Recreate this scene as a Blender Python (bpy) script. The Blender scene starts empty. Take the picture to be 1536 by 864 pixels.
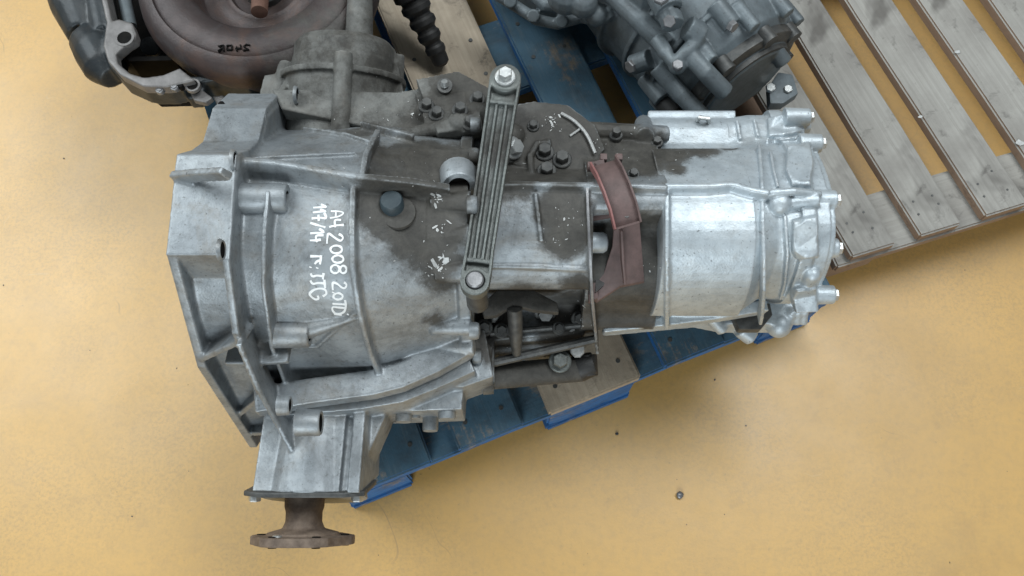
import bpy, bmesh, math, random
import numpy as np
from mathutils import Vector, Matrix
from mathutils.bvhtree import BVHTree

SC = bpy.context.scene
COL = SC.collection
random.seed(7); rng = np.random.default_rng(7)

# ------------------------------------------------------------------ camera
PITCH = math.radians(19.0); FPX = 1330.0; CAMH = 1.42
cam = bpy.data.cameras.new('camera'); camo = bpy.data.objects.new('camera', cam); COL.objects.link(camo)
camo.location = (0, 0, CAMH); camo.rotation_euler = (PITCH, 0, 0)
cam.sensor_width = 36; cam.lens = 36 * FPX / 1536; cam.clip_start = .02; cam.clip_end = 100
SC.camera = camo

# ------------------------------------------------------------------ light
W = bpy.data.worlds.new('World'); SC.world = W; W.use_nodes = True
W.node_tree.nodes['Background'].inputs[0].default_value = (.86, .95, 1.0, 1)
W.node_tree.nodes['Background'].inputs[1].default_value = .20

def area(name, loc, target, sx, sy, power, col):
    l = bpy.data.lights.new(name, 'AREA'); l.shape = 'RECTANGLE'; l.size = sx; l.size_y = sy
    l.energy = power; l.color = col
    o = bpy.data.objects.new(name, l); COL.objects.link(o); o.location = loc
    o.rotation_euler = (Vector(target) - Vector(loc)).to_track_quat('-Z', 'Y').to_euler()
    return o
area('window_light', (-2.7, 1.7, 3.1), (-.3, .4, .1), 2.0, 2.8, 118, (.90, .97, 1.0))
area('ceiling_light', (1.0, 1.4, 3.4), (.4, .4, 0), 2.0, 1.0, 78, (.93, .98, 1.0))
area('door_light', (-.4, -3.6, 2.0), (0, .5, .2), 2.2, 1.8, 112, (.86, .95, 1.0))

SC.view_settings.view_transform = 'Standard'; SC.view_settings.look = 'None'
SC.view_settings.exposure = 0.0; SC.view_settings.gamma = 1.0
SC.view_settings.use_curve_mapping = False

# ------------------------------------------------------------------ pixel helpers (photo pixel -> direction)
SP, CP = math.sin(PITCH), math.cos(PITCH); CAM = Vector((0, 0, CAMH))
def ray(px, py):
    u = (px - 768) / FPX; v = (432 - py) / FPX
    return Vector((u, v * CP + SP, v * SP - CP))
def P(px, py, z):
    d = ray(px, py); return CAM + d * ((z - CAMH) / d.z)
def PX(px, py, x):
    d = ray(px, py); return CAM + d * (x / d.x)
def PYZ(px, y, z):          # a point at given y,z lying in image column px
    t = y * SP + (CAMH - z) * CP
    return Vector(((px - 768) / FPX * t, y, z))

# ------------------------------------------------------------------ materials
def mat(name):
    m = bpy.data.materials.new(name); m.use_nodes = True
    nt = m.node_tree; b = nt.nodes['Principled BSDF']
    return m, nt, b
class NT:
    def __init__(s, nt):
        s.nt = nt; s.tc = nt.nodes.new('ShaderNodeTexCoord')
    def n(s, t, **k):
        o = s.nt.nodes.new(t)
        for a, v in k.items(): setattr(o, a, v)
        return o
    def l(s, a, b): s.nt.links.new(a, b)
    def noise(s, scale, detail=4, rough=.6, vec=None, dist=0):
        o = s.n('ShaderNodeTexNoise'); o.inputs['Scale'].default_value = scale
        o.inputs['Detail'].default_value = detail; o.inputs['Roughness'].default_value = rough
        o.inputs['Distortion'].default_value = dist
        s.l(vec if vec else s.tc.outputs['Object'], o.inputs['Vector']); return o.outputs['Fac']
    def ramp(s, fac, stops):
        o = s.n('ShaderNodeValToRGB'); e = o.color_ramp.elements
        while len(e) < len(stops): e.new(.5)
        for i, (p, c) in enumerate(stops):
            e[i].position = p; e[i].color = (c, c, c, 1) if not isinstance(c, tuple) else (*c, 1)
        s.l(fac, o.inputs[0]); return o.outputs[0]
    def mix(s, fac, a, b, mode='MIX'):
        o = s.n('ShaderNodeMix', data_type='RGBA', blend_type=mode)
        for i, x in ((0, fac), (6, a), (7, b)):
            if isinstance(x, (int, float)): o.inputs[i].default_value = x
            elif isinstance(x, tuple): o.inputs[i].default_value = (*x, 1)
            else: s.l(x, o.inputs[i])
        return o.outputs[2]
    def math(s, op, a, b=0., c=None, clamp=False):
        o = s.n('ShaderNodeMath', operation=op, use_clamp=clamp)
        for i, x in enumerate((a, b) if c is None else (a, b, c)):
            if isinstance(x, (int, float)): o.inputs[i].default_value = x
            else: s.l(x, o.inputs[i])
        return o.outputs[0]
    def mapping(s, scale=(1, 1, 1), rot=(0, 0, 0)):
        o = s.n('ShaderNodeMapping'); o.inputs['Scale'].default_value = scale; o.inputs['Rotation'].default_value = rot
        s.l(s.tc.outputs['Object'], o.inputs[0]); return o.outputs[0]
    def bump(s, b, h, strength=.3, dist=.001, prev=None):
        o = s.n('ShaderNodeBump'); o.inputs['Strength'].default_value = strength; o.inputs['Distance'].default_value = dist
        s.l(h, o.inputs['Height'])
        if prev: s.l(prev, o.inputs['Normal'])
        s.l(o.outputs[0], b.inputs['Normal']); return o.outputs[0]

def cast_metal(name, dark, light, metallic=.35, rough=.5, stain=(.30, .24, .17), stain_amt=.35, grease=(.034, .032, .028), bumpd=.0012, base_grease=0.0, wear=.7, grime=.35):
    m, nt, b = mat(name); N = NT(nt)
    c = N.mix(N.ramp(N.noise(9, 6, .65), [(.3, 0.), (.7, 1.)]), dark, light)
    c = N.mix(N.math('MULTIPLY', N.ramp(N.noise(60, 4, .7), [(.42, 0.), (.72, 1.)]), .38), c, tuple(x * .55 for x in dark))
    c = N.mix(N.math('MULTIPLY', N.ramp(N.noise(17, 5, .7, dist=.6), [(.50, 0.), (.68, 1.)]), stain_amt), c, stain)
    c = N.mix(N.math('MULTIPLY', N.ramp(N.noise(260, 2, .5), [(.66, 0.), (.74, 1.)]), .55), c, (.05, .048, .045))
    c = N.mix(N.math('MULTIPLY', N.ramp(N.noise(13, 8, .75, dist=.9), [(.50, 0.), (.62, .6), (.75, 1.)]), grime), c, (.115, .122, .125))
    c = N.mix(N.math('MULTIPLY', N.ramp(N.noise(120, 5, .75), [(.54, 0.), (.66, 1.)]), grime * .32), c, (.09, .088, .082))
    at = N.n('ShaderNodeAttribute', attribute_name='grease')
    g = N.math('ADD', N.math('ADD', at.outputs['Fac'], base_grease), N.math('MULTIPLY', N.math('SUBTRACT', N.noise(38, 6, .75), .5), 1.15))
    gm = N.ramp(g, [(.20, 0.), (.40, .5), (.54, .93), (.8, 1.)])
    gcol = N.mix(N.ramp(N.noise(48, 7, .75, dist=.4), [(.36, 0.), (.66, 1.)]), grease, tuple(x * 2.2 for x in grease))
    c = N.mix(gm, c, gcol)
    # scuffed edges: bare metal on convex corners
    ge = N.n('ShaderNodeNewGeometry')
    wr_ = N.math('MULTIPLY', N.ramp(ge.outputs['Pointiness'], [(.525, 0.), (.585, 1.)]), N.ramp(N.noise(55, 4, .7), [(.38, 0.), (.6, 1.)]))
    wr_ = N.math('MULTIPLY', wr_, N.n('ShaderNodeAttribute', attribute_name='cast').outputs['Fac'])
    c = N.mix(N.math('MULTIPLY', wr_, wear), c, tuple(min(.8, x * 1.45) for x in light))
    N.l(c, b.inputs['Base Color'])
    N.l(N.math('MULTIPLY', N.math('SUBTRACT', 1., gm), metallic), b.inputs['Metallic'])
    r = N.math('ADD', N.math('MULTIPLY', N.noise(30, 4), .22), rough - .11)
    r = N.math('ADD', r, N.math('MULTIPLY', gm, .12)); N.l(r, b.inputs['Roughness'])
    h = N.math('ADD', N.noise(420, 3, .6), N.math('MULTIPLY', N.noise(90, 4, .6), 1.2))
    h = N.math('ADD', h, N.math('MULTIPLY', N.math('MULTIPLY', N.noise(150, 5, .75), gm), 2.2))
    N.bump(b, h, .26, bumpd)
    return m
def simple(name, c1, c2, rough=.5, metallic=0., scale=40, bumps=.3, bdist=.0008, spec=.5):
    m, nt, b = mat(name); N = NT(nt)
    c = N.mix(N.ramp(N.noise(scale, 6, .65), [(.32, 0.), (.68, 1.)]), c1, c2)
    N.l(c, b.inputs['Base Color']); b.inputs['Metallic'].default_value = metallic
    N.l(N.math('ADD', N.math('MULTIPLY', N.noise(scale * 1.7, 3), .25), rough - .12), b.inputs['Roughness'])
    b.inputs['Specular IOR Level'].default_value = spec
    N.bump(b, N.noise(scale * 8, 3, .6), bumps, bdist); return m

M = {}
M['alu'] = cast_metal('cast_aluminium', (.225, .248, .265), (.40, .43, .448), metallic=.5, rough=.50, stain=(.20, .17, .13), stain_amt=.45, grime=.68)
M['alu_rear'] = cast_metal('pale_cast_aluminium', (.40, .45, .485), (.56, .62, .655), stain_amt=.16, rough=.47, metallic=.45, wear=.35, grime=.22)
M['alu_dull'] = cast_metal('dusty_cast_aluminium', (.135, .137, .128), (.20, .202, .19), metallic=.2, rough=.62, stain=(.15, .12, .09))
M['alu_blue'] = cast_metal('dark_cast_metal', (.10, .122, .135), (.18, .21, .225), metallic=.25, rough=.52, stain=(.07, .075, .075))
M['black_cast'] = cast_metal('oily_black_casting', (.012, .016, .019), (.030, .038, .043), metallic=.2, rough=.45, stain=(.06, .055, .05))
M['mach'] = simple('machined_grey', (.16, .16, .165), (.27, .27, .275), .42, .5, 60)
M['mach_dark'] = simple('dull_machined_face', (.13, .124, .12), (.21, .20, .195), .5, .3, 60)
M['steel'] = simple('zinc_steel', (.42, .44, .44), (.60, .61, .60), .38, .75, 120)
M['dark_steel'] = simple('dark_steel', (.05, .052, .052), (.11, .11, .105), .5, .4, 90)
M['black'] = simple('black_rubber', (.012, .012, .012), (.028, .027, .026), .55, 0, 60)
M['hole'] = simple('painted_hole_shade', (.006, .006, .006), (.012, .011, .010), .7, 0, 60, spec=.08)  # near-black colour painted in for the shade inside holes and the open bell
M['rust'] = simple('rusty_steel', (.085, .06, .045), (.22, .165, .125), .68, .15, 55, .6, .0012)
M['orange_rust'] = simple('orange_rust', (.10, .05, .035), (.165, .085, .06), .8, 0, 80, .6, .001)
M['converter'] = cast_metal('tarnished_steel', (.038, .030, .030), (.078, .058, .055), metallic=.35, rough=.48, stain=(.11, .06, .042), stain_amt=.5)
M['red_plastic'] = simple('faded_red_plastic', (.085, .056, .052), (.138, .088, .082), .58, 0, 70, .25, .0005)
M['pink_edge'] = simple('bare_red_plastic_edge', (.19, .080, .074), (.27, .12, .112), .5, 0, 90, .2, .0004)
M['arm'] = cast_metal('grey_green_arm', (.095, .105, .10), (.155, .168, .160), metallic=.35, rough=.45, stain=(.16, .15, .13), stain_amt=.2)
M['white'] = simple('white_marker', (.80, .81, .80), (.86, .87, .87), .6, 0, 200, .1)
M['chip'] = simple('pale_flakes', (.34, .345, .335), (.56, .565, .555), .5, .3, 200)
M['blueplastic'] = simple('blue_grey_cap', (.025, .04, .05), (.045, .065, .075), .5, 0, 60)

def wood(name, c1, c2, c3, paint=None, worn=.5, rough=.7, stains=.3):
    m, nt, b = mat(name); N = NT(nt)
    v = N.mapping((140, 3.2, 140)); g = N.noise(1., 7, .7, v, .5)
    c = N.mix(N.ramp(g, [(.3, 0.), (.7, 1.)]), c1, c2)
    c = N.mix(N.ramp(N.noise(7, 5, .65), [(.45, 0.), (.72, .75)]), c, c3)
    c = N.mix(N.math('MULTIPLY', N.ramp(N.noise(26, 5, .7, dist=.5), [(.58, 0.), (.70, 1.)]), .7), c, tuple(x * .55 for x in c3))
    c = N.mix(N.math('MULTIPLY', N.ramp(N.noise(4.5, 4, .6, dist=.7), [(.56, 0.), (.66, 1.)]), stains), c, (.06, .052, .045))
    if paint:
        pv = N.mix(N.noise(5, 5, .65), paint[0], paint[1])
        w = N.math('ADD', N.noise(9, 7, .7), N.math('MULTIPLY', g, .25))
        k = N.ramp(w, [(worn, 1.), (worn + .09, 0.)])
        c = N.mix(k, c, pv)
        c = N.mix(N.math('MULTIPLY', N.ramp(N.noise(14, 6, .75), [(.45, 0.), (.66, 1.)]), .6), c, (.035, .044, .050))
        c = N.mix(N.math('MULTIPLY', N.ramp(N.noise(1., 6, .75, N.mapping((90, 9, 90))), [(.52, 0.), (.72, 1.)]), .38), c, (.16, .19, .20))
    N.l(c, b.inputs['Base Color']); 
    N.l(N.math('ADD', N.math('MULTIPLY', N.noise(20, 4), .25), rough - .12), b.inputs['Roughness'])
    N.bump(b, N.math('ADD', g, N.noise(120, 3)), .45, .0014); return m
M['wood_blue'] = wood('blue_painted_wood', (.25, .19, .13), (.36, .28, .19), (.12, .10, .075), ((.030, .080, .125), (.066, .145, .205)), .69)
M['wood_blue2'] = wood('bright_blue_painted_wood', (.25, .19, .13), (.36, .28, .19), (.10, .10, .10), ((.012, .10, .30), (.022, .15, .40)), .70)
M['wood_bare'] = wood('bare_grimy_wood', (.33, .27, .20), (.45, .38, .29), (.22, .18, .135), stains=.6)
M['wood_grey'] = wood('weathered_grey_wood', (.255, .243, .22), (.36, .348, .318), (.18, .166, .15), stains=.7)
M['wood_edge'] = wood('weathered_wood_core', (.20, .13, .085), (.28, .19, .13), (.14, .09, .06))

def floor_mat():
    m, nt, b = mat('ochre_floor_paint'); N = NT(nt)
    c = N.mix(N.ramp(N.noise(1.6, 6, .6), [(.3, 0.), (.7, 1.)]), (.585, .348, .102), (.63, .382, .122))
    c = N.mix(N.math('MULTIPLY', N.ramp(N.noise(5.5, 6, .7, dist=.8), [(.46, 0.), (.70, 1.)]), .35), c, (.46, .295, .125))
    c = N.mix(N.math('MULTIPLY', N.ramp(N.noise(24, 5, .7), [(.58, 0.), (.74, 1.)]), .22), c, (.32, .21, .10))
    c = N.mix(N.math('MULTIPLY', N.ramp(N.noise(150, 3, .6), [(.68, 0.), (.76, 1.)]), .45), c, (.20, .13, .07))
    sv = N.mapping((3, 130, 1), (0, 0, .5)); sc_ = N.ramp(N.noise(1., 5, .7, sv, 1.2), [(.66, 0.), (.70, 1.)])
    c = N.mix(N.math('MULTIPLY', N.math('MULTIPLY', sc_, N.ramp(N.noise(3, 2), [(.5, 0.), (.62, 1.)])), .35), c, (.62, .46, .26))
    for sc1, th, amt, col in ((2.3, .0006, .40, (.25, .16, .08)), (6.3, .0011, .22, (.70, .54, .32)), (1.1, .0004, .45, (.27, .17, .09))):
        ln = N.math('LESS_THAN', N.math('ABSOLUTE', N.math('SUBTRACT', N.noise(sc1, 3, .45), .5)), th)
        mk = N.ramp(N.noise(sc1 * 1.7 + 3, 2, .5), [(.60, 0.), (.66, 1.)])
        c = N.mix(N.math('MULTIPLY', N.math('MULTIPLY', ln, mk), amt), c, col)
    c = N.mix(N.math('MULTIPLY', N.ramp(N.noise(75, 5, .7), [(.44, 0.), (.66, 1.)]), .30), c, (.43, .285, .115))
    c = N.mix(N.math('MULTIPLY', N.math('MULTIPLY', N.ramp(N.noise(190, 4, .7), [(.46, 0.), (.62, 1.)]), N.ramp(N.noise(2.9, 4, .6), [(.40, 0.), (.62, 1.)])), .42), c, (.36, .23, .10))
    c = N.mix(N.math('MULTIPLY', N.ramp(N.noise(1., 5, .65, N.mapping((2.2, 9, 1), (0, 0, -.35)), .8), [(.56, 0.), (.70, 1.)]), .22), c, (.42, .28, .125))
    c = N.mix(N.math('MULTIPLY', N.ramp(N.noise(2.4, 5, .7, dist=1.), [(.60, 0.), (.72, 1.)]), .30), c, (.36, .22, .09))
    N.l(c, b.inputs['Base Color'])
    N.l(N.math('ADD', N.math('MULTIPLY', N.noise(7, 5, .65), .22), .32), b.inputs['Roughness'])
    b.inputs['Specular IOR Level'].default_value = .8
    N.bump(b, N.math('ADD', N.noise(9, 4), N.math('MULTIPLY', N.noise(260, 3), .25)), .16, .003); return m
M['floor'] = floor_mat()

# ------------------------------------------------------------------ mesh builder
class MB:
    def __init__(s): s.v = []; s.f = []
    def add(s, vs, fs):
        o = len(s.v); s.v += [tuple(x) for x in vs]; s.f += [[i + o for i in f] for f in fs]; return s
    def loft(s, rings, closed=True, caps=True):
        n = len(rings[0]); vs = [p for r in rings for p in r]; fs = []
        for i in range(len(rings) - 1):
            for j in range(n if closed else n - 1):
                k = (j + 1) % n
                fs.append([i * n + j, i * n + k, (i + 1) * n + k, (i + 1) * n + j])
        if caps and closed:
            fs.append(list(range(n - 1, -1, -1))); fs.append([(len(rings) - 1) * n + j for j in range(n)])
        return s.add(vs, fs)
    def prism(s, poly, vec):
        a = [Vector(p) for p in poly]; v = Vector(vec); return s.loft([a, [p + v for p in a]])
    def cyl(s, a, b, r0, r1=None, n=20):
        a, b = Vector(a), Vector(b); r1 = r0 if r1 is None else r1
        return s.lathe(a, b - a, [(r0, 0), (r1, (b - a).length)], n)
    def lathe(s, base, axis, prof, n=24, caps=True, sx=1., phase=0.):
        ax = Vector(axis).normalized(); t = Vector((0, 0, 1)) if abs(ax.z) < .9 else Vector((1, 0, 0))
        u = ax.cross(t).normalized(); w = ax.cross(u); base = Vector(base)
        return s.loft([[base + ax * h + (u * math.cos(2 * math.pi * (j + phase) / n) * sx + w * math.sin(2 * math.pi * (j + phase) / n)) * r for j in range(n)] for r, h in prof], True, caps)
    def ringl(s, base, axis, prof, n=32):
        m = MB(); m.lathe(base, axis, list(prof) + [prof[0]], n, caps=False); k = len(prof) * n
        return s.add(m.v[:k], [[i % k for i in f] for f in m.f])
    def hexa(s, base, axis, r, h):
        return s.lathe(base, axis, [(r * .96, 0), (r, h * .08), (r, h * .85), (r * .88, h)], 6)
    def tube(s, pts, r, n=10):
        pts = [Vector(p) for p in pts]; rings = []; prev = None
        for i, p in enumerate(pts):
            t = (pts[min(i + 1, len(pts) - 1)] - pts[max(i - 1, 0)]).normalized()
            if prev is None:
                q = Vector((0, 0, 1)) if abs(t.z) < .9 else Vector((1, 0, 0)); prev = t.cross(q).normalized()
            u = (prev - t * prev.dot(t)).normalized(); prev = u; w = t.cross(u)
            rr = r[i] if isinstance(r, (list, tuple)) else r
            rings.append([p + (u * math.cos(2 * math.pi * j / n) + w * math.sin(2 * math.pi * j / n)) * rr for j in range(n)])
        return s.loft(rings)
    def strip(s, pts, nrms, w, h, sink=.006, taper=.75):
        """a rib: rectangular bar following pts, standing h along the normals"""
        pts = [Vector(p) for p in pts]; rings = []
        for i, p in enumerate(pts):
            t = (pts[min(i + 1, len(pts) - 1)] - pts[max(i - 1, 0)]).normalized()
            n = Vector(nrms[i]) if not isinstance(nrms, Vector) else nrms
            n = (n - t * n.dot(t)).normalized(); bn = t.cross(n).normalized()
            ww = (w[i] if isinstance(w, (list, tuple)) else w) / 2; hh = h[i] if isinstance(h, (list, tuple)) else h
            rings.append([p - n * sink - bn * ww, p - n * sink + bn * ww, p + n * hh + bn * ww * taper, p + n * hh - bn * ww * taper])
        return s.loft(rings)
    def box(s, a, b):
        a, b = Vector(a), Vector(b)
        return s.prism([(a.x, a.y, a.z), (b.x, a.y, a.z), (b.x, b.y, a.z), (a.x, b.y, a.z)], (0, 0, b.z - a.z))
    def obox(s, c, ex, ey, ez):
        c, ex, ey, ez = Vector(c), Vector(ex), Vector(ey), Vector(ez)
        return s.prism([c - ex - ey - ez, c + ex - ey - ez, c + ex + ey - ez, c - ex + ey - ez], ez * 2)
    def ball(s, c, r, n=14):
        return s.lathe(Vector(c) - Vector((0, 0, r)), (0, 0, 1), [(max(1e-4, r * math.sin(math.pi * i / 8)), r - r * math.cos(math.pi * i / 8)) for i in range(9)], n)
    def rnd(s, poly, z0, z1, k=4):   # plan polygon (list of (x,y)) extruded in z
        return s.prism([(x, y, z0) for x, y in poly], (0, 0, z1 - z0))
    def mesh(s, name, off=(0, 0, 0)):
        me = bpy.data.meshes.new(name); o = Vector(off)
        me.from_pydata([tuple(Vector(v) - o) for v in s.v], [], s.f); me.update()
        bm = bmesh.new(); bm.from_mesh(me); bmesh.ops.recalc_face_normals(bm, faces=bm.faces); bm.to_mesh(me); bm.free()
        return me

def root_off(p):
    o = Vector((0, 0, 0))
    while p is not None: o += p.location; p = p.parent
    return o
def smooth(me, ang=35):
    me.polygons.foreach_set('use_smooth', [True] * len(me.polygons))
    try: me.set_sharp_from_angle(angle=math.radians(ang))
    except Exception: pass
def tag(o, label=None, cat=None, group=None, kind=None):
    for k, v in (('label', label), ('category', cat), ('group', group), ('kind', kind)):
        if v: o[k] = v
    return o
def link(name, me, m, parent=None):
    o = bpy.data.objects.new(name, me); COL.objects.link(o)
    if m: me.materials.append(m)
    if parent: o.parent = parent
    return o
def empty(name, loc):
    o = bpy.data.objects.new(name, None); COL.objects.link(o); o.location = loc; o.empty_display_size = .05; return o

GREASE = []      # (world point, radius, strength): where spilt oil and grime lies
def put_attr(me, off, gf=None):
    n = len(me.vertices); co = np.empty(n * 3); me.vertices.foreach_get('co', co); co = co.reshape(n, 3) + np.array(off)
    g = np.zeros(n)
    for c, r, s in (GREASE if gf is None else [q for q in GREASE if gf(q)]):
        d = np.linalg.norm(co - np.array(c), axis=1) / r
        g = np.maximum(g, s * np.clip(1.35 - d, 0, 1) / .8)
    a = me.attributes.new('grease', 'FLOAT', 'POINT'); a.data.foreach_set('value', np.clip(g, 0, 1).astype(np.float32))
def build(name, mb, m, parent=None, bevel=0., ang=35, grease=False, sub=0):
    off = root_off(parent); me = mb.mesh(name, off)
    if bevel:
        bm = bmesh.new(); bm.from_mesh(me)
        ed = [e for e in bm.edges if len(e.link_faces) == 2 and e.calc_face_angle(0) > math.radians(40)]
        bmesh.ops.bevel(bm, geom=ed, offset=bevel, segments=2, affect='EDGES', clamp_overlap=True, profile=.6)
        bm.to_mesh(me); bm.free()
    if grease: put_attr(me, off)
    smooth(me, ang); return link(name, me, m, parent)
BODIES = []
def casting(name, mb, m, parent, voxel=.0024, it=4, hit=True, gf=None, cut=None):
    """one foundry piece: overlapping solids fused and filleted"""
    off = root_off(parent); me = mb.mesh(name)
    tmp = bpy.data.objects.new('tmp', me); COL.objects.link(tmp)
    r = tmp.modifiers.new('r', 'REMESH'); r.mode = 'VOXEL'; r.voxel_size = voxel; r.use_smooth_shade = True
    s = tmp.modifiers.new('s', 'SMOOTH'); s.factor = .5; s.iterations = it
    if cut:
        cm = cut.mesh('cut'); co_ = bpy.data.objects.new('cut', cm); COL.objects.link(co_)
        bo = tmp.modifiers.new('b', 'BOOLEAN'); bo.operation = 'DIFFERENCE'; bo.solver = 'FAST'; bo.object = co_
    dg = bpy.context.evaluated_depsgraph_get(); dg.update()
    ev = tmp.evaluated_get(dg); out = bpy.data.meshes.new_from_object(ev, depsgraph=dg); out.name = name
    bpy.data.objects.remove(tmp); bpy.data.meshes.remove(me)
    if cut: bpy.data.objects.remove(co_); bpy.data.meshes.remove(cm)
    if hit:
        BODIES.append(BVHTree.FromPolygons([v.co.copy() for v in out.vertices], [list(p.vertices) for p in out.polygons]))
    out.transform(Matrix.Translation(-off)); out.materials.clear()
    put_attr(out, off, gf)
    ca = out.attributes.new('cast', 'FLOAT', 'POINT'); ca.data.foreach_set('value', np.ones(len(out.vertices), np.float32))
    out.polygons.foreach_set('use_smooth', [True] * len(out.polygons))
    return link(name, out, m, parent)
def hit(px, py, default=.45):
    best = None; d = ray(px, py).normalized()
    for t in BODIES:
        loc, nr, i, ds = t.ray_cast(CAM, d)
        if loc is not None and (best is None or ds < best[2]): best = (loc, nr, ds)
    if best is None: return P(px, py, default), Vector((0, -.3, .95)).normalized()
    return best[0], best[1]
def bvh_of(mb):
    me = mb.mesh('t'); t = BVHTree.FromPolygons([v.co.copy() for v in me.vertices], [list(p.vertices) for p in me.polygons]); bpy.data.meshes.remove(me); return t
def dens(pts, step):
    out = []
    for a, b in zip(pts[:-1], pts[1:]):
        n = max(1, int(math.hypot(b[0] - a[0], b[1] - a[1]) / step))
        out += [tuple(a[k] + (b[k] - a[k]) * i / n for k in range(len(a))) for i in range(n)]
    return out + [tuple(pts[-1])]
def rib_px(mb, tree, pts, w, h, step=14, sink=.008, taper=.7):
    pp, nn = [], []
    for q in dens(pts, step):
        loc, nr, i, ds = tree.ray_cast(CAM, ray(q[0], q[1]).normalized())
        if loc is None: continue
        if nr.dot(ray(q[0], q[1])) > 0: nr = -nr
        pp.append(loc); nn.append(nr)
    sm = [sum((nn[max(0, min(len(nn) - 1, i + k))] for k in (-2, -1, 0, 1, 2)), Vector()).normalized() for i in range(len(nn))]
    if len(pp) > 1: mb.strip(pp, sm, w, h, sink, taper)
def catmull(pts, n=6, closed=True):
    pts = [Vector(p) for p in pts]; out = []; N_ = len(pts)
    for i in range(N_ if closed else N_ - 1):
        g = lambda k: pts[k % N_] if closed else pts[max(0, min(N_ - 1, k))]
        p0, p1, p2, p3 = g(i - 1), g(i), g(i + 1), g(i + 2)
        for j in range(n):
            t = j / n
            out.append(.5 * ((2 * p1) + (p2 - p0) * t + (2 * p0 - 5 * p1 + 4 * p2 - p3) * t * t + (3 * p1 - p0 - 3 * p2 + p3) * t ** 3))
    return out if closed else out + [pts[-1]]
def sections(stations, n=5, steps=6):
    """stations: [(X, [(y,z)..])] -> rings, smooth round each section, straight between"""
    rings = []
    base = [(X, catmull([(0, y, z) for y, z in s], n)) for X, s in stations]
    for (xa, a), (xb, b) in zip(base[:-1], base[1:]):
        for i in range(steps):
            t = i / steps; rings.append([Vector((xa + (xb - xa) * t, p.y + (q.y - p.y) * t, p.z + (q.z - p.z) * t)) for p, q in zip(a, b)])
    xb, b = base[-1]; rings.append([Vector((xb, p.y, p.z)) for p in b]); return rings


# ------------------------------------------------------------------ floor
mb = MB(); mb.add([(-9, -7, 0), (9, -7, 0), (9, 9, 0), (-9, 9, 0)], [[0, 1, 2, 3]])
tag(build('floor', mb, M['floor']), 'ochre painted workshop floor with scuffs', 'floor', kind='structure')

# ------------------------------------------------------------------ pallets
def plank(parent, name, m, o, e1, e2, u0, u1, v0, v1, z0, z1, bev=.003, wob=.0015, edge=None, shear=0.):
    """board spanning u along e1, v along e2, from z0 to z1; mesh is local so that grain follows its length"""
    L1, L2 = u1 - u0, v1 - v0
    long2 = L2 >= L1
    n = 7; rings = []
    for i in range(n):
        t = i / (n - 1); j = [random.uniform(-wob, wob) for _ in range(4)]
        a, b = (L1, L2) if long2 else (L2, L1)
        y = (t - .5) * b; hw = a / 2; hz = (z1 - z0) / 2
        rings.append([(-hw + j[0], y, -hz), (hw + j[1], y, -hz), (hw + j[1], y, hz + j[2] * .5), (-hw + j[0], y, hz + j[3] * .5)])
    rings = [[(x, y + x * shear, z) for x, y, z in r] for r in rings]
    b_ = MB(); b_.loft(rings); me = b_.mesh(name)
    bm = bmesh.new(); bm.from_mesh(me)
    ed = [e for e in bm.edges if len(e.link_faces) == 2 and e.calc_face_angle(0) > 1.0]
    bmesh.ops.bevel(bm, geom=ed, offset=bev, segments=2, affect='EDGES', clamp_overlap=True); bm.to_mesh(me); bm.free()
    me.materials.append(m)
    if edge:
        me.materials.append(edge)
        for p in me.polygons:
            if p.normal.z < .5: p.material_index = 1
    smooth(me, 30)
    ob = bpy.data.objects.new(name, me); COL.objects.link(ob); ob.parent = parent
    c = o + e1 * ((u0 + u1) / 2) + e2 * ((v0 + v1) / 2); c = Vector((c.x, c.y, (z0 + z1) / 2))
    ob.location = c - parent.location
    d = e2 if long2 else e1
    ob.rotation_euler = (0, 0, math.atan2(d.y, d.x) - math.pi / 2)
    return ob

c0 = P(490, 757, .144); c1 = P(1245, 450, .144); c0.z = c1.z = 0
e1 = (c1 - c0).normalized(); c0 = c0 + e1 * .014; e2 = Vector((-e1.y, e1.x, 0))
bp = empty('blue_pallet', c0)
tag(bp, 'worn blue wooden pallet carrying three gearboxes, with one bare plank', 'pallet')
us = [(0, .145), (.186, .286), (.3275, .4725), (.514, .614), (.655, .80)]
for i, (a, b) in enumerate(us):
    plank(bp, 'deck_board', M['wood_bare'] if i == 2 else M['wood_blue'], c0, e1, e2, a, b, 0, 1.2, .122, .1435, edge=None if i == 2 else M['wood_blue2'])
for v in (0.002, .5275, 1.053):
    plank(bp, 'cross_board', M['wood_blue'], c0, e1, e2, .002, .798, v, v + .145, .100, .1217, edge=M['wood_blue2'])
for v in (0.003, .5280, 1.054):
    for a, b in ((.003, .103), (.3285, .4715), (.697, .797)):
        plank(bp, 'block', M['wood_blue2'], c0, e1, e2, a, b, v, v + .14, .0225, .0997)
for a, b in ((0, .1), (.3275, .4725), (.70, .80)):
    plank(bp, 'runner_board', M['wood_blue2'], c0, e1, e2, a, b, 0, 1.2, .0005, .0222)
# splinters and nail heads
for i, (a, b) in enumerate(us):
    for v in (.035, .10, .565, .635):
        for u in (a + .022, b - .022):
            q = c0 + e1 * u + e2 * v; m_ = MB(); m_.cyl((q.x, q.y, .1425), (q.x, q.y, .1446), .0035, n=8)
            build('nail_head', m_, M['dark_steel'], bp)

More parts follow.
